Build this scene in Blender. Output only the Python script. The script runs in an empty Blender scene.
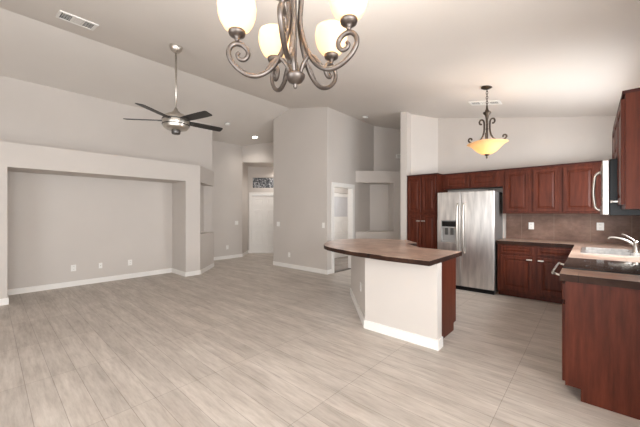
import bpy, bmesh, math, random
from mathutils import Vector, Matrix
random.seed(7)
PI = math.pi
scene = bpy.context.scene
COL = scene.collection

# ------------------------------------------------------------------ camera
H = 1.40
TH = math.radians(42.1)
FW = Vector((-math.sin(TH), math.cos(TH), 0)); RT = Vector((math.cos(TH), math.sin(TH), 0))
cd = bpy.data.cameras.new('camera'); cam = bpy.data.objects.new('camera', cd); COL.objects.link(cam)
cam.location = (0, 0, H); cam.rotation_euler = (PI/2, 0, TH)
cd.sensor_width = 36; cd.lens = 36*300/640; cd.clip_start = 0.05
scene.camera = cam

# ------------------------------------------------------------------ view, world, daylight
vs = scene.view_settings
vs.view_transform = 'Standard'; vs.look = 'None'; vs.gamma = 1; vs.use_curve_mapping = False
vs.exposure = 0.98
w = bpy.data.worlds.new('world'); scene.world = w; w.use_nodes = True
bg = w.node_tree.nodes['Background']; bg.inputs[0].default_value = (0.97, 0.985, 1.0, 1); bg.inputs[1].default_value = 1.0

def area(name, loc, direction, sx, sy, watts, color=(0.93, 0.97, 1.0)):
    l = bpy.data.lights.new(name, 'AREA'); l.shape = 'RECTANGLE'; l.size = sx; l.size_y = sy
    l.energy = watts; l.color = color
    o = bpy.data.objects.new(name, l); COL.objects.link(o); o.location = loc
    o.rotation_euler = Vector(direction).to_track_quat('-Z', 'Y').to_euler()
    return o
# daylight through the openings of the rooms behind and beside the camera
area('daylight_patio_door', (-0.9, -3.2, 1.25), (-0.05, 1, 0.5), 3.9, 2.2, 70)
area('daylight_dining_window', (2.9, -0.4, 1.45), (-1, 0.25, 0.35), 3.2, 2.0, 135)

area('sink_window_fill', (0.72, 4.78, 1.7), (-1, 0, -0.05), 1.4, 0.95, 50)  # unseen window assumed over the sink, added to light the kitchen

# ------------------------------------------------------------------ materials
def lin(c):
    return tuple(((v/255)/12.92 if v/255 <= 0.04045 else ((v/255+0.055)/1.055)**2.4) for v in c) + (1,)

class Mat:
    def __init__(s, name, rough=0.6, metal=0.0):
        s.m = bpy.data.materials.new(name); s.m.use_nodes = True
        s.t = s.m.node_tree; s.b = s.t.nodes['Principled BSDF']
        s.b.inputs['Roughness'].default_value = rough; s.b.inputs['Metallic'].default_value = metal
    def n(s, kind, **kw):
        x = s.t.nodes.new(kind)
        for k, v in kw.items():
            if k in x.inputs: x.inputs[k].default_value = v
            else: setattr(x, k, v)
        return x
    def l(s, a, b): s.t.links.new(a, b)
    def pos(s, scale=(1, 1, 1), loc=(0, 0, 0)):
        g = s.n('ShaderNodeNewGeometry'); mp = s.n('ShaderNodeMapping')
        mp.inputs['Scale'].default_value = scale; mp.inputs['Location'].default_value = loc
        s.l(g.outputs['Position'], mp.inputs[0]); return mp.outputs[0]
    def noise(s, vec, scale=5, detail=4, rough=0.5):
        x = s.n('ShaderNodeTexNoise'); x.inputs['Scale'].default_value = scale
        x.inputs['Detail'].default_value = detail; x.inputs['Roughness'].default_value = rough
        s.l(vec, x.inputs['Vector']); return x.outputs['Fac']
    def ramp(s, fac, stops):
        r = s.n('ShaderNodeValToRGB'); e = r.color_ramp.elements
        while len(e) < len(stops): e.new(0.5)
        for el, (p, c) in zip(e, stops): el.position = p; el.color = c
        s.l(fac, r.inputs[0]); return r.outputs[0]
    def mix(s, a, b, fac, blend='MIX'):
        x = s.n('ShaderNodeMix', data_type='RGBA', blend_type=blend)
        for v, i in ((fac, 0), (a, 6), (b, 7)):
            if isinstance(v, (int, float, tuple)): x.inputs[i].default_value = v
            else: s.l(v, x.inputs[i])
        return x.outputs[2]
    def color(s, c):
        if isinstance(c, tuple): s.b.inputs['Base Color'].default_value = c
        else: s.l(c, s.b.inputs['Base Color'])
    def bump(s, h, strength=0.1, dist=0.01):
        x = s.n('ShaderNodeBump'); x.inputs['Strength'].default_value = strength; x.inputs['Distance'].default_value = dist
        s.l(h, x.inputs['Height']); s.l(x.outputs[0], s.b.inputs['Normal'])

def plain(name, c, rough=0.5, metal=0.0, var=0.04, vscale=6):
    m = Mat(name, rough, metal); a = lin(c)
    lo = tuple(v*(1-var) for v in a[:3]) + (1,); hi = tuple(min(1, v*(1+var)) for v in a[:3]) + (1,)
    m.color(m.ramp(m.noise(m.pos(), vscale, 3), [(0.3, lo), (0.7, hi)])); return m.m

def paint(name, c, var=0.02, bump=0.12):
    m = Mat(name, 0.75); a = lin(c)
    lo = tuple(v*(1-var) for v in a[:3]) + (1,); hi = tuple(v*(1+var) for v in a[:3]) + (1,)
    m.color(m.ramp(m.noise(m.pos(), 1.3, 3), [(0.3, lo), (0.7, hi)]))
    m.bump(m.noise(m.pos(), 90, 4), bump, 0.004); return m.m

M = {}
M['wall'] = paint('greige_wall_paint', (203, 195, 188))
M['ceil'] = paint('ceiling_paint', (222, 215, 208), 0.015, 0.25)
M['white'] = plain('white_trim_paint', (236, 232, 227), 0.4, 0, 0.01)
M['plate'] = plain('white_plastic', (238, 235, 230), 0.35, 0, 0.01)
M['slot'] = plain('grey_plastic', (150, 145, 140), 0.5)
M['dark'] = plain('dark_void', (40, 38, 36), 0.8)

def wood(name, dark, mid, light, rough=0.38):
    m = Mat(name, rough)
    g = m.noise(m.pos((9, 9, 0.8)), 3.2, 6, 0.62)
    b = m.noise(m.pos((1.5, 1.5, 0.5)), 2.0, 3)
    c = m.ramp(g, [(0.25, lin(dark)), (0.5, lin(mid)), (0.78, lin(light))])
    c = m.mix(c, m.ramp(b, [(0.3, (0.8, 0.78, 0.78, 1)), (0.7, (1.15, 1.12, 1.1, 1))]), 1.0, 'MULTIPLY')
    m.color(c); m.bump(g, 0.04, 0.003)
    m.b.inputs['Specular IOR Level'].default_value = 0.15
    return m.m
M['cherry'] = wood('cherry_wood', (62, 29, 19), (86, 41, 28), (103, 53, 37))
M['cherry_dark'] = wood('cherry_wood_toe', (48, 22, 19), (60, 28, 24), (72, 34, 29), 0.5)

def stone(name, cols, tile, grout, rough=0.35, vertical=False, spec=0.3):
    m = Mat(name, rough)
    n1 = m.noise(m.pos((1, 1, 1)), 3.0, 8, 0.65)
    n2 = m.noise(m.pos((1.0, 1.0, 2.2) if vertical else (1, 1, 1), (3, 1, 5)), 9.0, 6, 0.7)
    c = m.ramp(n1, [(0.28, lin(cols[0])), (0.5, lin(cols[1])), (0.72, lin(cols[2]))])
    c = m.mix(c, m.ramp(n2, [(0.3, (0.72, 0.7, 0.69, 1)), (0.7, (1.22, 1.2, 1.18, 1))]), 0.8, 'MULTIPLY')
    br = m.n('ShaderNodeTexBrick'); br.offset = 0.0 if not vertical else 0.0
    br.inputs['Scale'].default_value = 1; br.inputs['Mortar Size'].default_value = 0.003
    br.inputs['Brick Width'].default_value = tile; br.inputs['Row Height'].default_value = tile
    br.inputs['Color1'].default_value = (0.92, 0.92, 0.92, 1); br.inputs['Color2'].default_value = (1.08, 1.06, 1.05, 1)
    br.inputs['Mortar'].default_value = lin(grout)
    if vertical:
        g = m.n('ShaderNodeNewGeometry'); sp = m.n('ShaderNodeSeparateXYZ'); cb = m.n('ShaderNodeCombineXYZ')
        ad = m.n('ShaderNodeMath', operation='ADD')
        m.l(g.outputs['Position'], sp.inputs[0]); m.l(sp.outputs[0], ad.inputs[0]); m.l(sp.outputs[1], ad.inputs[1])
        m.l(ad.outputs[0], cb.inputs[0]); m.l(sp.outputs[2], cb.inputs[1])
        m.l(cb.outputs[0], br.inputs['Vector'])
    else:
        m.l(m.pos((1, 1, 1), (0.07, 0.05, 0)), br.inputs['Vector'])
    c2 = m.mix(c, br.outputs['Color'], 1.0, 'MULTIPLY')
    c3 = m.mix(c2, lin(grout), br.outputs['Fac'])
    m.color(c3); m.b.inputs['Specular IOR Level'].default_value = spec; return m.m
M['counter'] = stone('counter_tile', ((140, 108, 93), (176, 150, 134), (208, 188, 174)), 0.33, (150, 126, 110), 0.3)
M['edge'] = stone('counter_edge_tile', ((36, 22, 17), (50, 33, 26), (68, 48, 38)), 0.33, (36, 26, 22), 0.5, spec=0.12)
M['splash'] = stone('backsplash_tile', ((92, 68, 56), (122, 95, 82), (144, 117, 102)), 0.46, (140, 118, 102), 0.45, True)

def floor_mat():
    m = Mat('wood_look_floor_tile', 0.45); m.b.inputs['Specular IOR Level'].default_value = 0.16
    br = m.n('ShaderNodeTexBrick'); br.offset = 0.0
    br.inputs['Scale'].default_value = 1; br.inputs['Brick Width'].default_value = 0.98; br.inputs['Row Height'].default_value = 0.163
    br.inputs['Mortar Size'].default_value = 0.0022; br.inputs['Mortar Smooth'].default_value = 0.3
    br.inputs['Color1'].default_value = (0.94, 0.94, 0.94, 1); br.inputs['Color2'].default_value = (1.04, 1.04, 1.04, 1)
    br.inputs['Mortar'].default_value = (0.62, 0.6, 0.58, 1)
    m.l(m.pos((1, 1, 1), (0.496+0.98*20, -0.04+0.163*60, 0)), br.inputs['Vector'])
    g1 = m.noise(m.pos((1.6, 12, 1)), 2.6, 8, 0.66)
    g2 = m.noise(m.pos((0.5, 3.0, 1), (3, 7, 0)), 2.2, 4, 0.6)
    c = m.ramp(g1, [(0.25, lin((174, 164, 155))), (0.5, lin((196, 187, 178))), (0.75, lin((211, 203, 195)))])
    c = m.mix(c, m.ramp(g2, [(0.3, (0.78, 0.765, 0.75, 1)), (0.7, (1.10, 1.10, 1.10, 1))]), 1.0, 'MULTIPLY')
    c = m.mix(c, br.outputs['Color'], 1.0, 'MULTIPLY')
    m.color(c); m.bump(g1, 0.03, 0.002); return m.m
M['floor'] = floor_mat()
M['floor2'] = stone('laundry_floor_tile', ((128, 120, 114), (150, 142, 135), (170, 162, 154)), 0.33, (120, 112, 106), 0.5)

def steel(name, c, rough, stretch, var=0.06):
    m = Mat(name, rough, 1.0); a = lin(c)
    n = m.noise(m.pos(stretch), 14, 4)
    m.color(m.ramp(n, [(0.3, tuple(v*(1-var) for v in a[:3])+(1,)), (0.7, tuple(min(1, v*(1+var)) for v in a[:3])+(1,))]))
    m.bump(n, 0.012, 0.002); return m.m
M['steel'] = steel('stainless_reflection_bands', (218, 214, 210), 0.34, (1.1, 1.1, .12), .26)  # broad vertical bands in the colour imitate reflections
M['steel'].node_tree.nodes['Principled BSDF'].inputs['Metallic'].default_value = 0.93
M['fridge_side'] = plain('grey_painted_metal', (112, 109, 107), 0.4)
M['steel_dark'] = steel('grey_metal_side', (104, 102, 100), 0.45, (1, 1, 4))
M['nickel'] = steel('satin_nickel', (204, 198, 190), 0.36, (3, 3, 3))
M['pewter'] = steel('pewter_finish', (118, 110, 105), 0.42, (4, 4, 4), 0.12)
M['bronze'] = steel('aged_bronze', (88, 78, 69), 0.45, (6, 6, 6), 0.15)
M['black'] = plain('black_gloss', (16, 16, 18), 0.08, 0, 0.02)
M['black_matte'] = plain('black_matte', (17, 17, 19), 0.3, 0, 0.05)
M['black_matte'].node_tree.nodes['Principled BSDF'].inputs['Specular IOR Level'].default_value = 0.25
M['blade'] = plain('charcoal_blade', (36, 33, 31), 0.4, 0, 0.06)
M['grey_panel'] = plain('dispenser_grey', (168, 166, 164), 0.35)

def glow(name, base, em, strength, var=0.12, trans=0.0):
    m = Mat(name, 0.35)
    n = m.noise(m.pos(), 9, 4)
    a = lin(em)
    c = m.ramp(n, [(0.3, tuple(v*(1-var) for v in a[:3])+(1,)), (0.7, a)])
    m.color(lin(base)); m.l(c, m.b.inputs['Emission Color']); m.b.inputs['Emission Strength'].default_value = strength
    if trans:
        tr = m.n('ShaderNodeBsdfTranslucent'); tr.inputs[0].default_value = lin(base); mx = m.n('ShaderNodeMixShader'); mx.inputs[0].default_value = trans
        m.l(m.b.outputs[0], mx.inputs[1]); m.l(tr.outputs[0], mx.inputs[2]); m.l(mx.outputs[0], m.t.nodes['Material Output'].inputs[0])
    return m.m
M['shade'] = glow('lit_frosted_glass', (246, 226, 194), (255, 230, 190), 0.22, 0.12, 0.36)
M['bowl'] = glow('lit_amber_glass', (228, 192, 142), (250, 212, 160), 0.26, 0.25, 0.36)
M['lens'] = glow('lit_lamp_lens', (255, 250, 240), (255, 246, 232), 6.0, 0.02)

def transom_mat():
    m = Mat('leaded_glass', 0.12)
    v = m.n('ShaderNodeTexVoronoi'); v.inputs['Scale'].default_value = 13
    m.l(m.pos(), v.inputs['Vector'])
    n = m.noise(m.pos(), 16, 4, 0.7)
    c = m.ramp(n, [(0.4, lin((40, 44, 50))), (0.5, lin((96, 98, 102))), (0.62, lin((190, 190, 192)))])
    m.color(m.mix(c, m.ramp(v.outputs['Distance'], [(0.0, (0.6, 0.6, 0.6, 1)), (0.5, (1, 1, 1, 1))]), 0.6, 'MULTIPLY')); return m.m
M['transom'] = transom_mat()
M['frosted'] = plain('obscured_glass', (205, 203, 204), 0.3, 0, 0.02)

# ------------------------------------------------------------------ mesh helpers
class MB:
    def __init__(s): s.bm = bmesh.new(); s.mi = 0
    def box(s, x0, x1, y0, y1, z0, z1, bev=0.0, mi=0, seg=2):
        r = bmesh.ops.create_cube(s.bm, size=1.0)
        vs_ = r['verts']
        for v in vs_:
            v.co = Vector(((x0+x1)/2+v.co.x*(x1-x0), (y0+y1)/2+v.co.y*(y1-y0), (z0+z1)/2+v.co.z*(z1-z0)))
        fs = {f for v in vs_ for f in v.link_faces}
        for f in fs: f.material_index = mi
        if bev > 0:
            es = {e for v in vs_ for e in v.link_edges}
            bmesh.ops.bevel(s.bm, geom=list(es), offset=bev, segments=seg, affect='EDGES', profile=0.5)
        return s
    def prism(s, pts, z0, z1, mi=0, side_mi=None, bev=0.0):
        n = len(pts)
        if sum(pts[i][0]*pts[(i+1) % n][1]-pts[(i+1) % n][0]*pts[i][1] for i in range(n)) < 0: pts = pts[::-1]
        lo = [s.bm.verts.new((p[0], p[1], z0)) for p in pts]; hi = [s.bm.verts.new((p[0], p[1], z1)) for p in pts]
        ft = s.bm.faces.new(hi); fb = s.bm.faces.new(lo[::-1]); ft.material_index = fb.material_index = mi
        for i in range(n):
            f = s.bm.faces.new((lo[i], lo[(i+1) % n], hi[(i+1) % n], hi[i])); f.material_index = mi if side_mi is None else side_mi
        if bev > 0:
            bmesh.ops.bevel(s.bm, geom=list(ft.edges), offset=bev, segments=2, affect='EDGES')
        return s
    def sweep(s, prof, x0, x1):           # closed (y,z) profile extruded along x
        a = [s.bm.verts.new((x0, p[0], p[1])) for p in prof]; b = [s.bm.verts.new((x1, p[0], p[1])) for p in prof]
        n = len(prof); s.bm.faces.new(a); s.bm.faces.new(b[::-1])
        for i in range(n): s.bm.faces.new((a[i], b[i], b[(i+1) % n], a[(i+1) % n]))
        return s
    def lathe(s, prof, c=(0, 0, 0), seg=24, rot=None, smooth=True, wob=None, cap=True):
        rings = []; c = Vector(c)
        for (r, z) in prof:
            ring = []
            for i in range(seg):
                a = 2*PI*i/seg; rr = r*(wob(a, r, z) if wob else 1)
                p = Vector((rr*math.cos(a), rr*math.sin(a), z))
                if rot is not None: p = rot @ p
                ring.append(s.bm.verts.new(c+p))
            rings.append(ring)
        for A, B in zip(rings, rings[1:]):
            for i in range(seg):
                f = s.bm.faces.new((A[i], A[(i+1) % seg], B[(i+1) % seg], B[i])); f.smooth = smooth
        for ring, (r, z), fl in ((rings[0], prof[0], True), (rings[-1], prof[-1], False)):
            if cap and r > 1e-6: s.bm.faces.new(ring[::-1] if fl else ring)
        return s
    def tube(s, pts, rad, seg=10, flat=1.0):
        pts = [Vector(p) for p in pts]; n = len(pts)
        if not isinstance(rad, (list, tuple)): rad = [rad]*n
        rings = []; prev = None
        for i, p in enumerate(pts):
            t = (pts[min(i+1, n-1)]-pts[max(i-1, 0)]).normalized()
            if prev is None:
                up = Vector((0, 0, 1)) if abs(t.z) < 0.9 else Vector((1, 0, 0)); u = t.cross(up).normalized()
            else: u = (prev-t*prev.dot(t)).normalized()
            v = t.cross(u); prev = u
            rings.append([s.bm.verts.new(p+(u*math.cos(2*PI*k/seg)*flat+v*math.sin(2*PI*k/seg))*rad[i]) for k in range(seg)])
        for A, B in zip(rings, rings[1:]):
            for k in range(seg):
                f = s.bm.faces.new((A[k], A[(k+1) % seg], B[(k+1) % seg], B[k])); f.smooth = True
        s.bm.faces.new(rings[0][::-1]); s.bm.faces.new(rings[-1]); return s
    def sphere(s, c, r, sx=1, sy=1, sz=1, u=16, v=10):
        q = bmesh.ops.create_uvsphere(s.bm, u_segments=u, v_segments=v, radius=r)
        for x in q['verts']:
            x.co = Vector(c)+Vector((x.co.x*sx, x.co.y*sy, x.co.z*sz))
            for f in x.link_faces: f.smooth = True
        return s
    def panel(s, x0, x1, z0, z1, t=0.02, fr=0.055, y=0.0, raised=True):   # raised-panel door, back at y, front at y-t
        levels = [(0, 0), (0, t-0.003), (0.003, t), (fr, t), (fr+0.006, t-0.009), (fr+0.016, t-0.009), (fr+0.038, t-0.002)] if raised else [(0, 0), (0, t-0.003), (0.004, t)]
        loops = []
        for (ins, d) in levels:
            loops.append([s.bm.verts.new((a, y-d, b)) for a, b in ((x0+ins, z0+ins), (x1-ins, z0+ins), (x1-ins, z1-ins), (x0+ins, z1-ins))])
        s.bm.faces.new(loops[0][::-1])
        for A, B in zip(loops, loops[1:]):
            for i in range(4): s.bm.faces.new((A[i], A[(i+1) % 4], B[(i+1) % 4], B[i]))
        s.bm.faces.new(loops[-1]); return s
    def xf(s, mat):
        bmesh.ops.transform(s.bm, matrix=mat, verts=s.bm.verts); return s
    def build(s, name, mats, parent=None):
        bmesh.ops.recalc_face_normals(s.bm, faces=s.bm.faces)
        me = bpy.data.meshes.new(name); s.bm.to_mesh(me); s.bm.free()
        for m in (mats if isinstance(mats, (list, tuple)) else [mats]): me.materials.append(m)
        o = bpy.data.objects.new(name, me); COL.objects.link(o)
        if parent: o.parent = parent
        return o

def thing(name, label, cat, loc=(0, 0, 0), rz=0.0, group=None):
    o = bpy.data.objects.new(name, None); COL.objects.link(o); o.empty_display_size = 0.1
    o.location = loc; o.rotation_euler = (0, 0, rz); o['label'] = label; o['category'] = cat
    if group: o['group'] = group
    return o
def struct(o):
    o['kind'] = 'structure'; return o
def relabel(o, label): o['label'] = label; return o
def copy_tree(o, parent=None):
    c = o.copy(); COL.objects.link(c)
    if parent: c.parent = parent
    for ch in list(o.children): copy_tree(ch, c)
    return c
def spline(pts, n=8):
    P = [Vector(p) for p in pts]; P = [2*P[0]-P[1]]+P+[2*P[-1]-P[-2]]; out = []
    for i in range(1, len(P)-2):
        for k in range(n):
            t = k/n; a, b, c, d = P[i-1], P[i], P[i+1], P[i+2]
            out.append(0.5*((2*b)+(c-a)*t+(2*a-5*b+4*c-d)*t*t+(3*b-a-3*c+d)*t**3))
    out.append(P[-2]); return out

# ------------------------------------------------------------------ the setting
RX, RZ, SL = -5.75, 4.10, 0.20
def ceil_z(x): return RZ-SL*abs(x-RX)
ZT = 4.35
U = Vector((math.sqrt(.5), math.sqrt(.5))); N = Vector((-math.sqrt(.5), math.sqrt(.5)))
def P2(o, a, b): v = Vector(o)+U*a+N*b; return (v.x, v.y)
def wall(name, prisms, mat='wall'):
    m = MB()
    for pts, z0, z1 in prisms: m.prism(pts, z0, z1)
    return struct(m.build(name, M[mat]))
def rect(x0, x1, y0, y1): return [(x0, y0), (x1, y0), (x1, y1), (x0, y1)]

struct(MB().prism(rect(-9.8, 3.1, -3.4, 9.6), -0.1, 0.0).build('floor', M['floor']))
# vaulted ceiling: two slopes meeting at a ridge
m = MB()
xs = [-9.8, RX, 3.1]; prof = [(x, ceil_z(x)) for x in xs]
for y in (0,):
    lo = [[m.bm.verts.new((x, yy, z)) for (x, z) in prof] for yy in (-3.4, 9.6)]
    hi = [[m.bm.verts.new((x, yy, z+0.12)) for (x, z) in prof] for yy in (-3.4, 9.6)]
    for i in range(2):
        m.bm.faces.new((lo[0][i], lo[0][i+1], lo[1][i+1], lo[1][i])); m.bm.faces.new((hi[0][i], hi[1][i], hi[1][i+1], hi[0][i+1]))
        for q in (0, 1): m.bm.faces.new((lo[q][i], hi[q][i], hi[q][i+1], lo[q][i+1]))
    for i in (0, 2): m.bm.faces.new((lo[0][i], lo[1][i], hi[1][i], hi[0][i]))
struct(m.build('ceiling', M['ceil']))

wall('wall_left', [(rect(-7.6, -7.47, -3.3, 4.0), 0, ZT), (rect(-8.47, -7.6, 3.88, 4.0), 0, ZT)])
NY0, NY1 = 0.20, 2.94
end = [(-7.47, NY1), (-6.67, NY1), (-6.67, 3.27), (-7.40, 4.0), (-7.47, 4.0)]
mid = [(-7.47, NY1), (-6.67, NY1), (-6.67, 3.27), (-6.698, 3.298), (-6.854, 3.142), (-7.47, 3.758)]
wall('wall_niche', [(rect(-7.47, -7.40, NY0, NY1), 0, 2.12), (rect(-7.47, -6.67, -3.3, NY0), 0, 2.12), (end, 0, 0.92), (mid, 0.92, 2.12),
                    ([(-7.47, -3.3), (-6.67, -3.3), (-6.67, 3.27), (-7.40, 4.0), (-7.47, 4.0)], 2.12, 2.50)])
wall('wall_entry', [(rect(-8.47, -8.35, 4.0, 5.5), 0, ZT)])
E0 = (-8.35, 5.5); RD = 0.92
wall('wall_entry_diagonal', [
    ([P2(E0, 0, 0), P2(E0, 1.5, 0), P2(E0, 1.5, .12), P2(E0, 0, .12)], 3.05, ZT),
    ([P2(E0, -.12, 0), P2(E0, 0, 0), P2(E0, 0, RD+.12), P2(E0, -.12, RD+.12)], 0, ZT),
    ([P2(E0, 1.5, 0), P2(E0, 2.9, 0), P2(E0, 2.9, .12), P2(E0, 1.5, .12)], 0, ZT),
    ([P2(E0, 1.5, .12), P2(E0, 1.62, .12), P2(E0, 1.62, RD), P2(E0, 1.5, RD)], 0, 3.05),
    ([P2(E0, 0, .12), P2(E0, 1.62, .12), P2(E0, 1.62, RD+.12), P2(E0, 0, RD+.12)], 3.05, 3.15)])
DS0, DS1 = 0.14, 1.06      # front door along the recess back
wall('wall_entry_recess', [
    ([P2(E0, 0, RD), P2(E0, DS0, RD), P2(E0, DS0, RD+.12), P2(E0, 0, RD+.12)], 0, 3.05),
    ([P2(E0, DS1, RD), P2(E0, 1.62, RD), P2(E0, 1.62, RD+.12), P2(E0, DS1, RD+.12)], 0, 3.05),
    ([P2(E0, DS0, RD), P2(E0, DS1, RD), P2(E0, DS1, RD+.12), P2(E0, DS0, RD+.12)], 2.06, 2.28),
    ([P2(E0, DS0, RD), P2(E0, DS1, RD), P2(E0, DS1, RD+.12), P2(E0, DS0, RD+.12)], 2.70, 3.05)])
BX0, BX1, BY = -6.43, -4.5, 5.22
DY0, DY1, DZ = 5.465, 6.20, 2.05
wall('wall_block', [
    (rect(BX0, BX1, BY, BY+.12), 0, ZT), (rect(BX0, BX0+.12, BY+.12, 8.9), 0, ZT),
    (rect(BX1-.12, BX1, BY+.12, DY0), 0, ZT), (rect(BX1-.12, BX1, DY1, 7.3), 0, ZT), (rect(BX1-.12, BX1, DY0, DY1), DZ, ZT)])
A0 = (-4.5, 6.35); A1 = (-4.5, 7.22)
nb = [(-4.5, 6.35), (-2.99, 7.86), (-2.99, 8.73), (-4.5, 7.22)]
nm = [(-3.794, 7.056), (-2.99, 7.86), (-2.99, 8.73), (-4.5, 7.22), (-4.5, 7.02), (-4.129, 7.391)]
wall('wall_display', [(nb, 0, 0.93), (nm, 0.93, 2.2), (nb, 2.2, 2.5)])
wall('wall_display_upper', [([(-4.5, 7.22), (-2.99, 8.73), (-2.99, 8.90), (-4.62, 7.27)], 0, ZT)])
wall('wall_pantry_end', [(rect(-2.99, -2.85, 5.85, 9.3), 0, ZT)])
wall('wall_pantry_diagonal', [([(-2.85, 6.05), (-2.43, 6.46), (-2.43, 6.58), (-2.85, 6.58)], 0, ZT)])
KY = 6.46
wall('wall_back', [(rect(-2.43, 0.67, KY, KY+.12), 0, ZT)])
WX = 0.55
WY0, WY1, WZ0, WZ1 = 4.06, 5.5, 1.22, 2.18
wall('wall_right', [(rect(WX, WX+.12, 2.3, WY0), 0, ZT), (rect(WX, WX+.12, WY1, KY), 0, ZT),
                    (rect(WX, WX+.12, WY0, WY1), 0, WZ0), (rect(WX, WX+.12, WY0, WY1), WZ1, ZT)])
wall('wall_dining', [(rect(WX+.12, 3.0, 2.3, 2.42), 0, ZT), (rect(2.88, 3.0, 1.3, 2.3), 0, ZT), (rect(2.88, 3.0, -3.3, -2.1), 0, ZT),
                     (rect(2.88, 3.0, -2.1, 1.3), 0, 0.4), (rect(2.88, 3.0, -2.1, 1.3), 2.5, ZT)])
wall('wall_front', [(rect(-7.47, -2.9, -3.3, -3.18), 0, ZT), (rect(1.1, 3.0, -3.3, -3.18), 0, ZT),
                    (rect(-2.9, 1.1, -3.3, -3.18), 2.4, ZT)])
# laundry room beyond the doorway
wall('wall_laundry', [(rect(-6.02, -5.9, 5.34, 7.10), 0, 2.6), (rect(-6.02, -5.9, 8.06, 8.9), 0, 2.6), (rect(-6.02, -5.9, 7.10, 8.06), 2.05, 2.6),
                      (rect(-5.9, -4.62, 8.6, 8.7), 0, 2.6)])
wall('ceiling_laundry', [(rect(-6.02, -4.62, 5.34, 8.7), 2.6, 2.7)], 'ceil')
struct(MB().prism(rect(-5.9, -4.5, 5.34, 8.6), 0.0, 0.004).build('floor_laundry', M['floor2']))
struct(MB().prism(rect(-4.62, -4.49, DY0, DY1), 0.004, 0.012).build('trim_5', M['pewter']))

# kitchen backsplash
m = MB(); m.box(-1.17, WX, KY-.012, KY, 0.94, 1.415)
m.box(WX-.012, WX, 2.96, KY-.012, 0.94, WZ0-.02); m.box(WX-.012, WX, 2.96, WY0-.04, WZ0-.02, 1.385); m.box(WX-.012, WX, WY1+.04, KY-.012, WZ0-.02, 1.415)
struct(m.build('trim_6', M['splash']))

def baseboard(name, paths, h=0.10, t=0.015):
    m = MB()
    for pts in paths:                      # the room is on the right of the path
        P = [Vector(p) for p in pts]; off = []
        for i in range(len(P)):
            d0 = (P[i]-P[i-1]).normalized() if i > 0 else None; d1 = (P[i+1]-P[i]).normalized() if i < len(P)-1 else None
            n0 = Vector((d0.y, -d0.x)) if d0 else None; n1 = Vector((d1.y, -d1.x)) if d1 else None
            if n0 is None: off.append(P[i]+n1*t)
            elif n1 is None: off.append(P[i]+n0*t)
            else:
                b = (n0+n1).normalized(); off.append(P[i]+b*(t/max(0.3, b.dot(n0))))
        for i in range(len(P)-1):
            m.prism([tuple(P[i]), tuple(P[i+1]), tuple(off[i+1]), tuple(off[i])], 0, h)
    return struct(m.build(name, M['white']))
baseboard('baseboard_left', [[(-6.67, -3.2), (-6.67, NY0), (-7.40, NY0), (-7.40, NY1), (-6.67, NY1), (-6.67, 3.27), (-7.40, 4.0)][:]])
baseboard('baseboard_entry', [[(-8.35, 4.0), E0, P2(E0, 0, RD), P2(E0, DS0-.08, RD)]])
baseboard('baseboard_block', [[(BX0, BY), (BX1, BY), (BX1, DY0-.085)]][:])
baseboard('baseboard_display', [[(BX1, DY1+.085), A0, (-2.99, 7.86), (-2.99, 5.85), (-2.85, 5.85)]])

def window_frame(name, a0, a1, z0, z1, c0, c1):
    m = MB(); f = 0.05
    m.box(c0, c1, a0, a1, z0, z0+f); m.box(c0, c1, a0, a1, z1-f, z1); m.box(c0, c1, a0, a0+f, z0+f, z1-f); m.box(c0, c1, a1-f, a1, z0+f, z1-f)
    x = (a0+a1)/2; m.box(c0, c1, x-f/2, x+f/2, z0+f, z1-f)
    return struct(m.build(name, M['white']))
window_frame('window_added', WY0, WY1, WZ0, WZ1, WX+.03, WX+.09)  # frame of the unseen window added over the sink for kitchen light

# doors
def six_panel(m, w_, h, t=0.04):
    m.box(0, w_, -t, 0, 0, h)
    st = w_*0.13; pw = (w_-3*st)/2
    for x0 in (st, 2*st+pw):
        for z0, z1 in ((0.22*h/2.03, 0.80), (0.93, 1.52), (1.63, h-0.11)):
            m.panel(x0, x0+pw, z0, z1, 0.014, 0.03, -t+0.002)
r = thing('door_1', 'white six-panel front door deep in the diagonal entry recess', 'door'); struct(r)
r.location = (*P2(E0, DS0, RD+0.06), 0.0); r.rotation_euler = (0, 0, PI/4)
m = MB(); six_panel(m, DS1-DS0, 2.04); m.xf(Matrix.Translation((0, 0, 0.01))); m.build('door_panel', M['white'], r)
m = MB(); m.lathe([(0.0, 0), (0.03, 0), (0.03, .012), (.012, .014), (.012, .04), (.03, .05), (.026, .075), (0, .08)], (DS1-DS0-.07, -.04, .95), 14, Matrix.Rotation(PI/2, 3, 'X')); m.build('knob', M['nickel'], r)
m = MB()
for a, b in ((DS0-.085, DS0), (DS1, DS1+.085)): m.prism([P2(E0, a, RD-.018), P2(E0, b, RD-.018), P2(E0, b, RD), P2(E0, a, RD)], 0, 2.06)
m.prism([P2(E0, DS0-.085, RD-.018), P2(E0, DS1+.085, RD-.018), P2(E0, DS1+.085, RD), P2(E0, DS0-.085, RD)], 2.06, 2.145)
struct(m.build('trim_1', M['white']))
r = thing('window_1', 'transom window of leaded glass above the front door', 'window'); struct(r)
r.location = (*P2(E0, DS0, RD+.05), 2.28); r.rotation_euler = (0, 0, PI/4); ww = DS1-DS0
m = MB(); m.box(0, ww, -.03, .03, 0, .03); m.box(0, ww, -.03, .03, .39, .42); m.box(0, .03, -.03, .03, .03, .39); m.box(ww-.03, ww, -.03, .03, .03, .39); m.build('frame', M['wall'], r)
m = MB(); m.box(.03, ww-.03, -.005, .005, .03, .39); m.build('pane', M['transom'], r)
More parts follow.
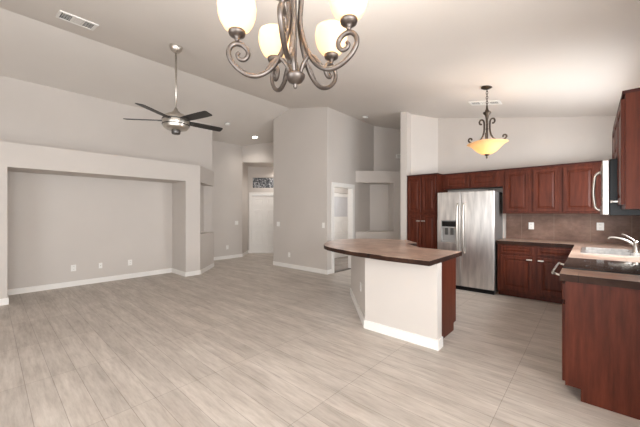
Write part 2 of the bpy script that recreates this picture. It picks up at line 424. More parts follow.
# cased opening to the laundry
m = MB()
for y0, y1 in ((DY0-.085, DY0), (DY1, DY1+.085)): m.box(BX1, BX1+.018, y0, y1, 0, DZ+.085)
m.box(BX1, BX1+.018, DY0, DY1, DZ, DZ+.085)
m.box(BX1-.12, BX1, DY0, DY0+.015, 0, DZ); m.box(BX1-.12, BX1, DY1-.015, DY1, 0, DZ); m.box(BX1-.12, BX1, DY0+.015, DY1-.015, DZ-.015, DZ)
struct(m.build('trim_2', M['white']))
r = thing('door_2', 'white half-glazed door inside the laundry room', 'door'); struct(r)
r.location = (-5.93, 7.10, 0); r.rotation_euler = (0, 0, PI/2)
m = MB(); m.box(0, .96, 0.0, .04, 0.006, 1.30); m.box(0, .96, 0, .04, 1.93, 2.045); m.box(0, .13, 0, .04, 1.30, 1.93); m.box(.83, .96, 0, .04, 1.30, 1.93)
for x0, x1 in ((.13, .44), (.52, .83)):
    for z0, z1 in ((.2, .62), (.74, 1.18)): m.panel(x0, x1, z0, z1, .012, .012, .002)
m.build('door_panel', M['white'], r)
m = MB(); m.box(.13, .83, .015, .025, 1.30, 1.93); m.build('pane', M['frosted'], r)
m = MB(); m.lathe([(0, 0), (.032, 0), (.032, .012), (.012, .014), (.012, .04), (.03, .05), (.026, .075), (0, .08)], (.89, 0, .82), 14, Matrix.Rotation(PI/2, 3, 'X')); m.build('knob', M['steel_dark'], r)

# island half wall
pd = Vector((-1.03, 1.12)).normalized(); pn = Vector((-pd.y*-1, 0))
I0, I1, I2 = Vector((-1.17, 3.09)), Vector((-2.05, 3.09)), Vector((-3.08, 4.21))
pn = Vector((pd.y, -pd.x)); T = 0.12
tt = (3.09+T-(I1+pn*T).y)/pd.y; J1 = I1+pn*T+pd*tt; J2 = I2+pn*T
wall('wall_island', [([tuple(I0), tuple(I1), tuple(I2), tuple(J2), tuple(J1), (-1.17, 3.21)], 0, 0.885)])
baseboard('baseboard_island', [[tuple(J2), tuple(I2), tuple(I1), tuple(I0), (-1.17, 3.21)][::-1][::-1]], 0.105, 0.016)

# ------------------------------------------------------------------ cabinets
def knob_mesh():
    m = MB(); m.box(-.006, .006, -.028, 0, -.006, .006); m.box(-.04, .04, -.040, -.026, -.011, .011, .005); return m
KNOB = None
def add_knob(parent, x, y, z, vertical=False):
    o = knob_mesh()
    if vertical: o.xf(Matrix.Rotation(PI/2, 4, 'Y'))
    o.xf(Matrix.Translation((x, y, z))); return o.build('knob', M['nickel'], parent)
def cab_door(parent, x0, x1, z0, z1, knob=None, name='door', fr=0.055):
    m = MB(); m.panel(x0, x1, z0, z1, 0.02, fr); o = m.build(name, M['cherry'], parent)
    if knob: add_knob(o, knob[0], -.02, knob[1])
    return o
def cab_drawer(parent, x0, x1, z0, z1):
    m = MB(); m.panel(x0, x1, z0, z1, 0.02, 0.022); return m.build('drawer', M['cherry'], parent)
def base_carcass(parent, w_, d, h=.885, toe=.09, rec=.09):
    MB().sweep([(0, toe), (0, h), (d, h), (d, 0), (rec, 0), (rec, toe)], 0, w_).build('carcass', M['cherry'], parent)

# base cabinet beside the fridge
CY = 5.86
bw = 1.04
r = thing('base_cabinet', 'cherry base cabinet with two drawers between the fridge and the corner', 'cabinet', (-1.19, CY, 0), 0, 'kitchen base cabinets')
base_carcass(r, bw, KY-.012-CY)
cab_drawer(r, .05, .50, .735, .86); cab_drawer(r, .56, 1.01, .735, .86)
cab_door(r, .05, .50, .13, .70, (.455, .655)); cab_door(r, .56, 1.01, .13, .70, (.605, .655))
FX = -0.147
# run along the right wall: origin at the far end, local x runs towards the camera
def right_cab(label, y_far, y_near, **k):
    return thing('base_cabinet', label, 'cabinet', (FX, y_far, 0), -PI/2, 'kitchen base cabinets')
r = right_cab('cherry base cabinet under the counter whose plain end panel faces the room', 3.25, 2.96); wd = 3.25-2.96
base_carcass(r, wd, WX-.012-FX)
cab_drawer(r, .02, wd-.02, .735, .86); cab_door(r, .02, wd-.02, .11, .70)
r = right_cab('cherry base cabinet under the stainless sink', 5.85, 4.02); wd = 5.85-4.02
m = MB(); m.sweep([(0, .09), (0, .885), (.02, .885), (.02, .70), (WX-.02-FX, .70), (WX-.02-FX, 0), (.09, 0), (.09, .09)], 0, wd).build('carcass', M['cherry'], r)
for x0, x1 in ((.34, .80), (.84, 1.30), (1.34, 1.80)): cab_door(r, x0, x1, .13, .70); cab_drawer(r, x0, x1, .735, .86)
# island cabinets
cab = [(-1.225, 3.213), (J1.x+.004, 3.213)]
q = J2+pn*.004-pd*.02; cab += [tuple(q), tuple(q+pn*.58)]
cab += [(-1.75, 3.83), (-1.225, 3.83)]
r = thing('island_cabinet', 'cherry island cabinet behind the white half wall', 'cabinet', (0, 0, 0))
toe = [(-1.225, 3.213), (J1.x+.004, 3.213), tuple(q), tuple(q+pn*.50), (-1.72, 3.75), (-1.225, 3.75)]
m = MB(); m.prism(cab, .09, .885); m.prism(toe, 0, .09); m.build('carcass', M['cherry'], r)
m = MB(); m.xf(Matrix.Identity(4)); m.panel(0, .42, .13, .86, .02, .055); m.xf(Matrix.Translation((-1.27, 3.83, 0)) @ Matrix.Rotation(PI, 4, 'Z')); m.build('door', M['cherry'], r)

# wall cabinets
def wall_cab(label, loc, rz, w_, d, h, doors, crown=True, group='kitchen wall cabinets'):
    r = thing('wall_cabinet', label, 'cabinet', loc, rz, group)
    MB().box(0, w_, 0, d, 0, h).build('carcass', M['cherry'], r)
    for x0, x1, z0, z1, kn in doors: cab_door(r, x0, x1, z0, z1, kn, fr=.05 if x1-x0 > .3 else .04)
    if crown:
        MB().box(0, w_, -.014, d, h, h+.022).build('crown_molding', M['cherry_dark'], r)
    return r
UY = 6.12; UZ0, UZ1 = 1.40, 2.165
wall_cab('two-door cherry wall cabinet above the counter beside the fridge', (-1.16, UY, UZ0), 0, .80, KY-UY, UZ1-UZ0,
         [(.035, .385, .03, .73, None), (.44, .78, .03, .73, None)])
wall_cab('single-door cherry wall cabinet in the corner beside the microwave', (-.36, UY, UZ0), 0, WX-.012+.36, KY-UY, UZ1-UZ0,
         [(.03, .417, .03, .73, None)])
wall_cab('low two-door cherry cabinet bridging over the fridge', (-2.215, UY, 1.88), 0, 1.055, KY-UY, UZ1-1.88,
         [(.07, .50, .02, .255, None), (.53, .965, .02, .255, None)])
NX = 0.17
wall_cab('tall cherry wall cabinet with plain side nearest the camera, right of the microwave', (NX, 3.25, 1.43), -PI/2, .40, WX-NX, .77,
         [(.02, .38, .03, .74, (.07, .06))])
wall_cab('short cherry wall cabinet above the microwave', (NX, 4.03, 1.835), -PI/2, .775, WX-NX, .365,
         [(.02, .375, .02, .345, None), (.40, .755, .02, .345, None)])
# pantry
r = thing('pantry_cabinet', 'tall four-door cherry pantry cabinet left of the fridge', 'cabinet', (0, 0, 0))
MB().prism([(-2.845, CY), (-2.225, CY), (-2.225, KY-.005), (-2.415, KY-.005), (-2.845, 6.035)], .0, 2.165).build('carcass', M['cherry'], r)
MB().prism([(-2.845, CY-.016), (-2.21, CY-.016), (-2.21, UY-.02), (-2.225, KY-.005), (-2.415, KY-.005), (-2.845, 6.035)], 2.165, 2.187).build('crown_molding', M['cherry_dark'], r)
for x0, x1, kx in ((-2.825, -2.545, -2.585), (-2.525, -2.245, -2.485)):
    for z0, z1, kz in ((1.425, 2.12, None), (.12, 1.375, 1.25)):
        m = MB(); m.panel(x0, x1, z0, z1, .02, .045); m.xf(Matrix.Translation((0, CY, 0))); o = m.build('door', M['cherry'], r)
        if kz: add_knob(o, kx, CY-.02, kz)

# ------------------------------------------------------------------ countertops
isl = [(-1.165, 2.88), (-1.65, 2.885)]
isl += [(p.x, p.y) for p in spline([(-1.65, 2.885, 0), (-2.175, 2.97, 0), (-2.62, 3.12, 0), (-2.9, 3.3, 0), (-3.12, 3.58, 0), (-3.28, 3.95, 0), (-3.29, 4.3, 0), (-3.1, 4.62, 0), (-2.8, 4.83, 0)], 5)[1:]]
isl += [(-2.36, 4.87), (-2.02, 4.50), (-2.13, 4.34), (-1.72, 3.91), (-1.165, 3.87)]
m = MB(); m.prism(isl, .887, .94, 0, 1, .004)
o = m.build('island_countertop', [M['counter'], M['edge']])
o['label'] = 'large rounded brown tile countertop on the kitchen island'; o['category'] = 'countertop'
def counter_piece(boxes, name, label):
    m = MB()
    for b in boxes: m.prism(rect(*b), .887, .94, 0, 1)
    o = m.build(name, [M['counter'], M['edge']]); o['label'] = label; o['category'] = 'countertop'; return o
SX0, SX1, SY0, SY1 = -.07, .40, 4.62, 5.42
B = WX-.013
counter_piece([(-1.205, B, 5.83, KY-.013), (-.18, B, SY1, 5.83), (-.18, SX0, SY0, SY1), (SX1, B, SY0, SY1), (-.18, B, 4.025, SY0)],
              'countertop', 'brown tile countertop wrapping the corner with the sink set in it')
counter_piece([(-.18, B, 2.93, 3.245)], 'countertop', 'short brown tile countertop strip in front of the black cooktop')

# ------------------------------------------------------------------ range
r = thing('range', 'black glass-top range set between two tile countertops', 'stove', (-.13, 4.02, 0), -PI/2); rw = .77
m = MB(); m.sweep([(0, .06), (0, .90), (.655, .90), (.655, 0), (.08, 0), (.08, .06)], 0.004, rw-.004).build('body', M['black_matte'], r)
m = MB(); m.box(.004, rw-.004, -.05, .655, .90, .948, .006); ct = m.build('cooktop', M['black'], r)
for (x, y, q) in ((.2, .18, .1), (.56, .18, .085), (.2, .5, .075), (.56, .5, .1)):
    MB().lathe([(q-.004, 0), (q, 0), (q, .0006), (q-.004, .0006), (q-.004, 0)], (x, y, .948), 32, cap=False).build('burner_ring', M['black_matte'], ct)
m = MB(); m.box(.01, rw-.01, -.04, 0, .30, .893, .006); od = m.build('oven_door', M['black'], r)  # full-height door
MB().box(.1, rw-.1, -.048, -.044, .40, .66).build('door_window', M['black'], od)
m = MB(); m.tube(spline([(.05, -.038, .862), (.05, -.1, .88), (.08, -.12, .885), (rw-.08, -.12, .885), (rw-.05, -.1, .88), (rw-.05, -.038, .862)], 5), .009); m.build('handle', M['nickel'], od)
m = MB(); m.box(.01, rw-.01, -.04, 0, .08, .285, .006); m.build('drawer', M['black_matte'], r)

# ------------------------------------------------------------------ microwave
r = thing('microwave', 'black over-the-range microwave with pale metal door and arched handle', 'microwave', (.107, 4.02, 1.385), -PI/2); mw = .765
MB().box(0, mw, 0, WX-.013-.107, 0, .44, .004).build('body', M['black_matte'], r)
m = MB(); m.box(0, mw, -.042, 0, .004, .436, .006); dr = m.build('door', M['steel'], r)
MB().box(.20, mw-.10, -.044, -.041, .08, .36).build('door_window', M['black'], dr)
MB().box(.02, .16, -.044, -.041, .05, .39).build('control_panel', M['black'], dr)
m = MB(); m.tube(spline([(.20, -.04, .40), (.20, -.075, .37), (.20, -.085, .30), (.20, -.09, .22), (.20, -.085, .14), (.20, -.075, .07), (.20, -.04, .04)], 6), .012); m.build('handle', M['nickel'], dr)

# ------------------------------------------------------------------ fridge
FXL, FXR, FY, FH = -2.195, -1.225, 5.80, 1.80
fw = FXR-FXL
r = thing('refrigerator', 'stainless side-by-side refrigerator with dispenser in the left door', 'refrigerator', (FXL, FY, 0))
m = MB(); m.box(.005, fw-.002, .075, KY-FY-.01, .03, FH-.012, .004); m.build('body', M['fridge_side'], r)
m = MB(); m.box(.01, fw-.01, .03, .075, .0, .065); gr = m.build('base_grille', M['black_matte'], r)
gx = .425
def fdoor(x0, x1, hole=None):
    m = MB()
    if not hole: m.box(x0, x1, 0, .07, .075, FH, .012, seg=3)
    else:
        hx0, hx1, hz0, hz1 = hole
        m.box(x0, x1, .045, .07, .075, FH)
        m.box(x0, x1, 0, .0455, .075, hz0, .008); m.box(x0, x1, 0, .0455, hz1, FH, .008)
        m.box(x0, hx0, 0, .0455, hz0-.01, hz1+.01); m.box(hx1, x1, 0, .0455, hz0-.01, hz1+.01)
    return m.build('door', M['steel'], r)
hl = (.07, .355, .86, 1.27)
d1 = fdoor(0, gx-.004, hl); d2 = fdoor(gx+.004, fw)
m = MB(); m.box(hl[0], hl[1], .005, .02, 1.13, hl[3]); m.box(hl[0], hl[1], .038, .045, hl[2], 1.13); m.box(hl[0], hl[0]+.012, .004, .04, hl[2], 1.13); m.box(hl[1]-.012, hl[1], .004, .04, hl[2], 1.13); m.box(hl[0], hl[1], .004, .04, hl[2], hl[2]+.02)
dp = m.build('dispenser', M['grey_panel'], d1)
m = MB(); m.box(hl[0]+.015, hl[1]-.015, .002, .006, 1.155, hl[3]-.015); m.build('dispenser_panel', M['black'], d1)
m = MB()
for u in (.135, .235): m.box(u, u+.055, .012, .036, 1.0, 1.13, .004)
m.build('dispenser_paddle', M['steel_dark'], d1)
for hx, d in ((gx-.05, d1), (gx+.055, d2)):
    m = MB(); m.tube(spline([(hx, 0, 1.58), (hx, -.035, 1.56), (hx, -.055, 1.45), (hx, -.062, 1.15), (hx, -.055, .82), (hx, -.035, .70), (hx, 0, .68)], 6), .0165, 10); m.build('handle', M['nickel'], d)
for x in (.06, fw-.06): MB().box(x-.04, x+.04, .02, .14, FH-.012, FH+.014, .004).build('hinge_cover', M['black_matte'], r)

# ------------------------------------------------------------------ sink, faucet
r = thing('sink', 'double-bowl stainless sink set in the corner countertop', 'sink', (0, 0, 0))
m = MB(); z0, z1 = .9405, .947
m.box(SX0-.02, SX1+.02, SY0-.02, SY0+.03, z0, z1); m.box(SX0-.02, SX1+.02, SY1-.03, SY1+.02, z0, z1); m.box(SX0-.02, SX0+.02, SY0+.03, SY1-.03, z0, z1); m.box(SX1-.06, SX1+.02, SY0+.03, SY1-.03, z0, z1); m.box(SX0+.02, SX1-.06, 5.00, 5.04, z0, z1)
m.build('rim', M['steel'], r)
for y0, y1 in ((SY0+.03, 5.0), (5.04, SY1-.03)):
    m = MB(); a, b = SX0+.02, SX1-.06
    m.box(a, b, y0, y1, .75, .755); m.box(a-.004, a, y0, y1, .75, z0); m.box(b, b+.004, y0, y1, .75, z0); m.box(a, b, y0-.004, y0, .75, z0); m.box(a, b, y1, y1+.004, .75, z0)
    o = m.build('basin', M['steel'], r)
    MB().lathe([(.04, 0), (.04, .003), (0, .003)], ((a+b)/2, (y0+y1)/2, .755), 18).build('drain', M['steel_dark'], o)
fx, fy = .385, 5.03
r = thing('faucet', 'chrome single-lever kitchen faucet with long spout at the back of the sink', 'faucet', (fx, fy, .947))
MB().lathe([(.034, 0), (.034, .012), (.024, .02), (.024, .10), (.027, .11), (.022, .135), (0, .14)], (0, 0, 0), 18).build('base', M['nickel'], r)
MB().tube(spline([(0, 0, .07), (-.045, .0, .115), (-.11, .01, .150), (-.17, .02, .165), (-.215, .025, .163), (-.228, .027, .145)], 6), [.0115]*25+[.010]*6).build('spout', M['nickel'], r)
MB().tube(spline([(0, 0, .12), (-.03, .02, .155), (-.075, .05, .19), (-.11, .07, .205)], 6), .0075).build('lever', M['nickel'], r)

# ------------------------------------------------------------------ outlets, switches
def plate(name, label, cat, loc, rz, kind='outlet', w_=.078, h=.122, group=None):
    r = thing(name, label, cat, loc, rz, group)     # local -y faces the room
    MB().box(-w_/2, w_/2, -.007, 0, -h/2, h/2, .003).build('plate', M['plate'], r)
    if kind == 'outlet':
        for z in (-.026, .026):
            o = MB().box(-.017, .017, -.010, -.0068, z-.016, z+.016, .003).build('receptacle', M['plate'], r)
            m = MB(); m.box(-.008, -.005, -.0106, -.0099, z-.004, z+.008); m.box(.005, .008, -.0106, -.0099, z-.004, z+.008); m.build('slot', M['dark'], o)
    elif kind == 'switch':
        n = max(1, round(w_/.078))
        for i in range(n):
            x = (i-(n-1)/2)*.046; MB().box(x-.017, x+.017, -.0105, -.0068, -.034, .034, .003).build('rocker', M['plate'], r)
    elif kind == 'coax':
        MB().lathe([(.009, 0), (.009, .012), (.004, .012), (0, .012)], (0, -.007, 0), 12, Matrix.Rotation(PI/2, 3, 'X')).build('connector', M['nickel'], r)
    return r
WL = PI/2         # faces +X
def at(px, py, d): return Vector((0, 0, H))+FW*d+RT*((px-320)/300*d)+Vector((0, 0, (213.5-py)/300*d))
def on_x(px, py, X):
    k = (px-320)/300; v = FW+RT*k; return at(px, py, X/v.x)
def on_y(px, py, Y):
    k = (px-320)/300; v = FW+RT*k; return at(px, py, Y/v.y)
plate('wall_outlet', 'white outlet low in the large wall niche, leftmost of its three plates', 'outlet', on_x(73.5, 268, -7.40), WL, group='wall outlets')
plate('cable_plate', 'small white cable plate low in the large wall niche between two outlets', 'wall plate', on_x(100.5, 265.5, -7.40), WL, 'coax', .06, .11)
plate('wall_outlet', 'white outlet low in the large wall niche, rightmost of its three plates', 'outlet', on_x(130, 262.5, -7.40), WL, group='wall outlets')
plate('wall_outlet', 'white outlet low on the far entry wall beside the front door recess', 'outlet', on_x(227.3, 247.3, -8.35), WL, group='wall outlets')
plate('light_switch', 'white switch plate on the far entry wall beside the front door recess', 'switch', on_x(236.5, 222.8, -8.35), WL, 'switch', .12, .122, 'light switches')
plate('wall_outlet', 'white outlet low on the broad middle wall left of the doorway', 'outlet', on_y(289.3, 254.8, BY), 0, group='wall outlets')
plate('light_switch', 'white switch plate on the left edge of the broad middle wall', 'switch', on_y(278.3, 224, BY), 0, 'switch', .12, .122, 'light switches')
plate('light_switch', 'white switch plate on the broad middle wall right next to the doorway', 'switch', on_y(323.5, 225.3, BY), 0, 'switch', .078, .122, 'light switches')
plate('wall_outlet', 'white outlet on the brown backsplash beside the fridge', 'outlet', on_y(531.3, 225.8, KY-.012), 0, group='wall outlets')
plate('wall_outlet', 'white outlet on the brown backsplash behind the sink, below the microwave', 'outlet', on_y(600.3, 226.5, KY-.012), 0, 'outlet', .085, .122, group='wall outlets')
# island: on the angled face of the half wall
s = 0.35
pp = I1+pd*s; ang = math.atan2(-pn.x, pn.y)
plate('wall_outlet', 'white outlet on the angled side of the island half wall', 'outlet', (pp.x, pp.y, .42), math.atan2(-pn.y, -pn.x)+PI/2, group='wall outlets')
# door chime on the upper diagonal wall
c = A1; 
r = thing('door_chime', 'white door chime box high on the wall above the display niche', 'door chime', (*P2(A1, .72, 0), 3.0), PI/4)
MB().box(-.095, .095, -.05, 0, -.055, .055, .008).build('cover', M['plate'], r)
m = MB()
for i in range(5): m.box(-.07, .07, -.052, -.0495, -.036+i*.016, -.030+i*.016)
m.build('grille', M['slot'], r)

# ------------------------------------------------------------------ ceiling fittings
def ceil_thing(name, label, cat, px, py, group=None):
    k = (px-320)/300; v = FW+RT*k; a = (213.5-py)/300
    t = (RZ+SL*RX-H)/(a+SL*v.x) if True else 0           # right slope: z = RZ - SL (x - RX)
    x = v.x*t
    sgn = 1
    if x < RX:
        t = (RZ-SL*RX-H)/(a-SL*v.x); sgn = -1
    p = v*t; p.z = ceil_z(p.x)
    r = thing(name, label, cat, p, 0, group); r.rotation_euler = (0, math.atan(SL)*sgn, 0); return r
def vent(label, px, py, lx, ly, along_y):
    r = ceil_thing('ceiling_vent', label, 'vent', px, py, 'ceiling vents')
    m = MB(); b = .028
    m.box(-lx/2, lx/2, -ly/2, -ly/2+b, -.014, 0, .003); m.box(-lx/2, lx/2, ly/2-b, ly/2, -.014, 0, .003)
    m.box(-lx/2, -lx/2+b, -ly/2+b, ly/2-b, -.014, 0, .003); m.box(lx/2-b, lx/2, -ly/2+b, ly/2-b, -.014, 0, .003)
    m.build('frame', M['plate'], r)
    MB().box(-lx/2+b, lx/2-b, -ly/2+b, ly/2-b, -.004, -.001).build('backing', M['dark'], r)
    L = (ly if along_y else lx)-2*b
    for i in range(3):
        u0 = -L/2+L*i/3+.008; u1 = u0+L/3-.016; W = (lx if along_y else ly)-2*b
        m = MB()
        for j in range(5):
            c = -W/2+W*(j+.5)/5
            if i == 1:
                cc = u0+(u1-u0)*(j+.5)/5
                if along_y: m.box(-W/2, W/2, cc-.012, cc+.006, -.011, -.008)
                else: m.box(cc-.012, cc+.006, -W/2, W/2, -.011, -.008)
            elif along_y: m.box(c-.011, c+.002, u0, u1, -.011, -.009)
            else: m.box(u0, u1, c-.006, c+.003, -.010, -.008)
        if along_y:
            m.box(-W/2, W/2, u1, u1+.014, -.012, -.006)
        else: m.box(u1, u1+.014, -W/2, W/2, -.012, -.006)
        m.build('louver', M['plate'], r)
    return r
vent('white ceiling vent with louvres near the ridge at upper left', 77.5, 20.5, .34, .40, True)
vent('white ceiling vent behind the pendant light', 485, 102.5, .46, .20, False)
for label, px, py in (('round white smoke detector on the slope near the lit downlight', 227.5, 123.6), ('round white smoke detector above the doorway wall', 365.3, 116.5)):
    r = ceil_thing('smoke_detector', label, 'smoke detector', px, py, 'smoke detectors')
    MB().lathe([(.07, 0), (.07, -.02), (.058, -.036), (0, -.04)], (0, 0, 0), 24).build('cover', M['plate'], r)
    MB().lathe([(.07, 0), (.075, 0), (.075, -.01), (.07, -.012)], (0, 0, 0), 24).build('base_ring', M['slot'], r)
r = ceil_thing('recessed_downlight', 'lit recessed downlight in the ceiling slope by the entry', 'light', 255, 137.2)
MB().lathe([(.075, 0), (.105, 0), (.105, -.006), (.078, -.010), (.075, 0)], (0, 0, 0), 28, cap=False).build('trim_ring', M['plate'], r)
MB().lathe([(.076, -.001), (.05, -.004), (0, -.005)], (0, 0, 0), 28).build('lens', M['lens'], r)
l = bpy.data.lights.new('downlight_lamp', 'SPOT'); l.energy = 12; l.spot_size = 2.4; l.spot_blend = .8; l.shadow_soft_size = .07; l.color = (1, .93, .85)
o = bpy.data.objects.new('downlight_lamp', l); COL.objects.link(o); o.location = r.location+Vector((0, 0, -.05))
rc = P2(E0, 1.2, .5)  # unseen downlight, added to brighten the front door
r = thing('recessed_downlight', 'unseen downlight added to brighten the front door in the entry recess', 'light', (*rc, 3.05))
MB().lathe([(.075, 0), (.105, 0), (.105, -.006), (.078, -.010), (.075, 0)], (0, 0, 0), 28, cap=False).build('trim_ring', M['plate'], r)
MB().lathe([(.076, -.001), (.05, -.004), (0, -.005)], (0, 0, 0), 28).build('lens', M['lens'], r)
l = bpy.data.lights.new('added_recess_lamp', 'SPOT'); l.energy = 26; l.spot_size = 2.8; l.spot_blend = .8; l.shadow_soft_size = .07; l.color = (1, .95, .9)
o = bpy.data.objects.new('added_recess_lamp', l); COL.objects.link(o); o.location = (*rc, 3.0)
r = thing('added_ceiling_light', 'unseen round ceiling light added to brighten the laundry room', 'light', (-5.2, 6.4, 2.6))  # fixture out of view, added to light the laundry room
MB().lathe([(.16, 0), (.16, -.03), (.13, -.07), (0, -.09)], (0, 0, 0), 24).build('diffuser', M['plate'], r)
l = bpy.data.lights.new('laundry_fill_lamp', 'POINT'); l.energy = 22; l.shadow_soft_size = .15; l.color = (.95, .98, 1)
o = bpy.data.objects.new('laundry_fill_lamp', l); COL.objects.link(o); o.location = (-5.2, 6.4, 2.4)

# ------------------------------------------------------------------ ceiling fan
fd = 4.39; fc = FW*fd+RT*(-.48*fd); zc = ceil_z(fc.x); zb = 2.735
r = thing('ceiling_fan', 'ceiling fan with five charcoal blades on a long nickel downrod', 'ceiling fan', (fc.x, fc.y, 0))
MB().lathe([(.085, 0), (.088, -.03), (.075, -.07), (.045, -.10), (.018, -.11), (0, -.11)], (0, 0, zc+.005), 28).build('canopy', M['nickel'], r)
MB().lathe([(.0135, zb+.12), (.0135, zc-.08)], (0, 0, 0), 12).build('downrod', M['nickel'], r)
hs = MB().lathe([(.02, .20), (.028, .17), (.06, .145), (.07, .125), (.12, .11), (.165, .08), (.18, .04), (.182, 0), (.182, -.045), (.17, -.065), (.172, -.078), (.15, -.10), (.09, -.115), (0, -.115)], (0, 0, zb), 36).build('motor_housing', M['nickel'], r)
MB().lathe([(.18, 0), (.187, .002), (.187, .014), (.18, .016)], (0, 0, zb+.02), 36).build('band', M['steel_dark'], hs)
MB().lathe([(.178, 0), (.186, .002), (.186, .012), (.178, .014)], (0, 0, zb-.05), 36).build('band', M['steel_dark'], hs)
MB().lathe([(.055, -.11), (.06, -.12), (.06, -.165), (.05, -.175), (0, -.175)], (0, 0, zb), 24).build('switch_cap', M['steel_dark'], r)
for k in range(5):
    a = math.radians(11+72*k); dv = -FW*math.cos(a)-RT*math.sin(a); an = math.atan2(dv.y, dv.x)
    m = MB()
    out = [(.17, .055), (.30, .064), (.55, .068), (.685, .066), (.70, .045), (.70, -.045), (.685, -.066), (.55, -.068), (.30, -.064), (.17, -.055)]
    m.prism(out, -.004, .004, 0, 0)
    m.xf(Matrix.Translation((0, 0, zb+.02)) @ Matrix.Rotation(an, 4, 'Z') @ Matrix.Rotation(math.radians(-12), 4, 'X'))
    b = m.build('blade', M['blade'], r)
    m = MB(); m.box(.12, .25, -.03, .03, -.012, -.004, .003); m.xf(Matrix.Translation((0, 0, zb+.02)) @ Matrix.Rotation(an, 4, 'Z') @ Matrix.Rotation(math.radians(-12), 4, 'X'))
    m.build('blade_bracket', M['steel_dark'], b)

# ------------------------------------------------------------------ chandelier
cc = FW*1.6+RT*(-.132); zf = 2.064
zcl = ceil_z(cc.x)
r = thing('chandelier', 'pewter five-arm chandelier with lit frosted glass shades', 'chandelier', (cc.x, cc.y, 0))
MB().lathe([(.012, 2.62), (.012, 2.63)], (0, 0, 0), 8).bm.free()
MB().lathe([(.065, 0), (.065, -.012), (.05, -.03), (.015, -.045), (0, -.045)], (0, 0, zcl+.004), 24).build('canopy', M['pewter'], r)
m = MB()
nl = 12; z0 = 2.86; z1 = zcl-.035; st = (z1-z0)/nl
for i in range(nl):
    zc_ = z0+st*(i+.5); pts = []
    for q in range(17):
        a = 2*PI*q/16; x = math.cos(a)*.011; z = math.sin(a)*st*.68
        pts.append((x, 0, zc_+z) if i % 2 else (0, x, zc_+z))
    m.tube(pts, .0028, 6)
m.build('chain', M['pewter'], r)
MB().lathe([(.008, 2.20), (.008, 2.60), (.016, 2.62), (.011, 2.65), (.02, 2.72), (.03, 2.74), (.022, 2.76), (.012, 2.80), (.006, 2.86), (0, 2.865)], (0, 0, 0), 16).build('stem', M['pewter'], r)
MB().lathe([(0, 0), (.006, .002), (.011, .012), (.008, .022), (.016, .028), (.036, .038), (.05, .058), (.053, .072), (.044, .080), (.03, .088), (.022, .10), (.014, .14), (0, .14)], (0, 0, zf), 24).build('hub', M['pewter'], r)
shade_prof = [(a_*1.16, b_*.84) for a_, b_ in [(.028, .0), (.040, .008), (.058, .03), (.072, .065), (.081, .105), (.084, .15), (.079, .19), (.075, .19), (.080, .15), (.077, .105), (.068, .065), (.054, .032), (.036, .012), (0.0, .006)]]
for k in range(5):
    a = math.radians(6+72*k); dv = -FW*math.cos(a)-RT*math.sin(a); e = Vector((dv.x, dv.y, 0))
    sag = {1: .030, 4: .008}.get(k, 0.0)          # arms hang at slightly different heights
    def P(rad, z): return e*rad+Vector((0, 0, zf+z-sag*min(1, max(0, (rad-.05)/.2))))
    # long curve from the stem, sweeping down and out, curling into a scroll below the cup
    cr = [(.022, .62), (.040, .56), (.038, .46), (.030, .36), (.048, .26), (.085, .165), (.13, .105), (.19, .074), (.25, .083), (.305, .118), (.338, .165), (.338, .205), (.312, .233), (.275, .232), (.248, .208), (.246, .178), (.265, .157), (.288, .160), (.299, .178), (.288, .192)]
    pts = spline([P(*c) for c in cr], 6); n = len(pts)
    rad = [.0125 if i < n*.75 else .0125-.004*(i-n*.75)/(n*.25) for i in range(n)]
    m = MB(); m.tube(pts, rad, 10); arm = m.build('arm', M['pewter'], r)
    m = MB(); m.tube(spline([P(.03, .075), P(.045, .12), P(.075, .155), P(.11, .15), P(.15, .098)], 6), .0105, 10); m.build('brace', M['pewter'], arm)
    # small inner scroll beside the stem
    c = P(.30, .246)
    m = MB(); m.lathe([(.009, 0), (.013, .012), (.010, .018), (.026, .026), (.040, .034), (.043, .044), (.043, .052), (.030, .056), (0, .056)], c, 20); m.build('cup', M['pewter'], arm)
    m = MB(); m.lathe(shade_prof, c+Vector((0, 0, .05)), 28); m.build('shade', M['shade'], arm)
    l = bpy.data.lights.new('chandelier_bulb', 'POINT'); l.energy = 11; l.shadow_soft_size = .03; l.color = (1, .96, .92)
    o = bpy.data.objects.new('chandelier_bulb', l); COL.objects.link(o); o.location = Vector((cc.x, cc.y, 0))+c+Vector((0, 0, .19))

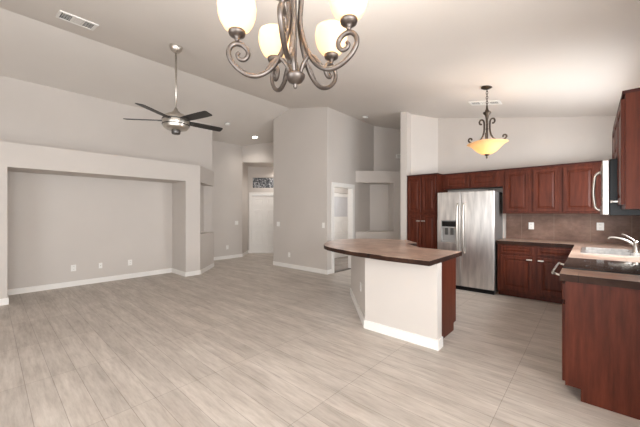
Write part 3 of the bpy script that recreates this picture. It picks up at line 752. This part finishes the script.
# ------------------------------------------------------------------ pendant
pt = 4.19; pv = FW+RT*.5567; pc = pv*pt; zc = ceil_z(pc.x)
r = thing('pendant_light', 'bronze pendant with lit amber glass bowl above the kitchen floor', 'pendant light', (pc.x, pc.y, 0))
MB().lathe([(.075, 0), (.075, -.012), (.05, -.028), (.012, -.04), (0, -.04)], (0, 0, zc+.006), 24).build('canopy', M['bronze'], r)
m = MB(); zt = 2.90; zb_ = zc-.03; nl = 7; st = (zb_-zt)/nl
for i in range(nl):
    z_ = zt+st*(i+.5); pts = []
    for q in range(13):
        a = 2*PI*q/12; x = math.cos(a)*.012; z = math.sin(a)*st*.7
        pts.append((x, 0, z_+z) if i % 2 else (0, x, z_+z))
    m.tube(pts, .004, 6)
m.build('chain', M['bronze'], r)
MB().lathe([(.012, 2.70), (.022, 2.74), (.028, 2.77), (.05, 2.80), (.052, 2.812), (.03, 2.82), (.015, 2.86), (.01, 2.91), (0, 2.915)], (0, 0, 0), 18).build('crown', M['bronze'], r)
bowl = [(.02, 2.225), (.07, 2.233), (.12, 2.265), (.165, 2.315), (.20, 2.352), (.228, 2.372), (.246, 2.378), (.243, 2.386), (.225, 2.382), (.195, 2.362), (.158, 2.325), (.113, 2.275), (.065, 2.244), (0, 2.240)]
def wob(a, rr, z): return 1+.06*math.cos(4*a)*max(0, (z-2.26)/.13)
MB().lathe(bowl, (0, 0, 0), 48, wob=wob).build('bowl', M['bowl'], r)
MB().lathe([(0, 2.165), (.008, 2.17), (.014, 2.185), (.009, 2.198), (.022, 2.208), (.034, 2.222), (.02, 2.232), (0, 2.235)], (0, 0, 0), 16).build('finial', M['bronze'], r)
MB().lathe([(.012, 2.24), (.012, 2.56), (.02, 2.58), (.012, 2.60), (.010, 2.80)], (0, 0, 0), 12).build('stem', M['bronze'], r)
for k in range(4):
    an = math.radians(10+90*k); e = Vector((math.cos(an), math.sin(an), 0))
    pr = [(.060, 2.655), (.082, 2.655), (.094, 2.685), (.080, 2.715), (.052, 2.712), (.036, 2.675), (.034, 2.60), (.040, 2.53), (.062, 2.465), (.105, 2.418), (.160, 2.402), (.205, 2.412), (.232, 2.442), (.222, 2.472), (.196, 2.470), (.190, 2.445)]
    m = MB(); m.tube(spline([e*a+Vector((0, 0, b)) for a, b in pr], 5), .0115, 8); m.build('scroll_arm', M['bronze'], r)
l = bpy.data.lights.new('pendant_bulb', 'POINT'); l.energy = 6; l.shadow_soft_size = .05; l.color = (1, .94, .86)
o = bpy.data.objects.new('pendant_bulb', l); COL.objects.link(o); o.location = (pc.x, pc.y, 2.36)
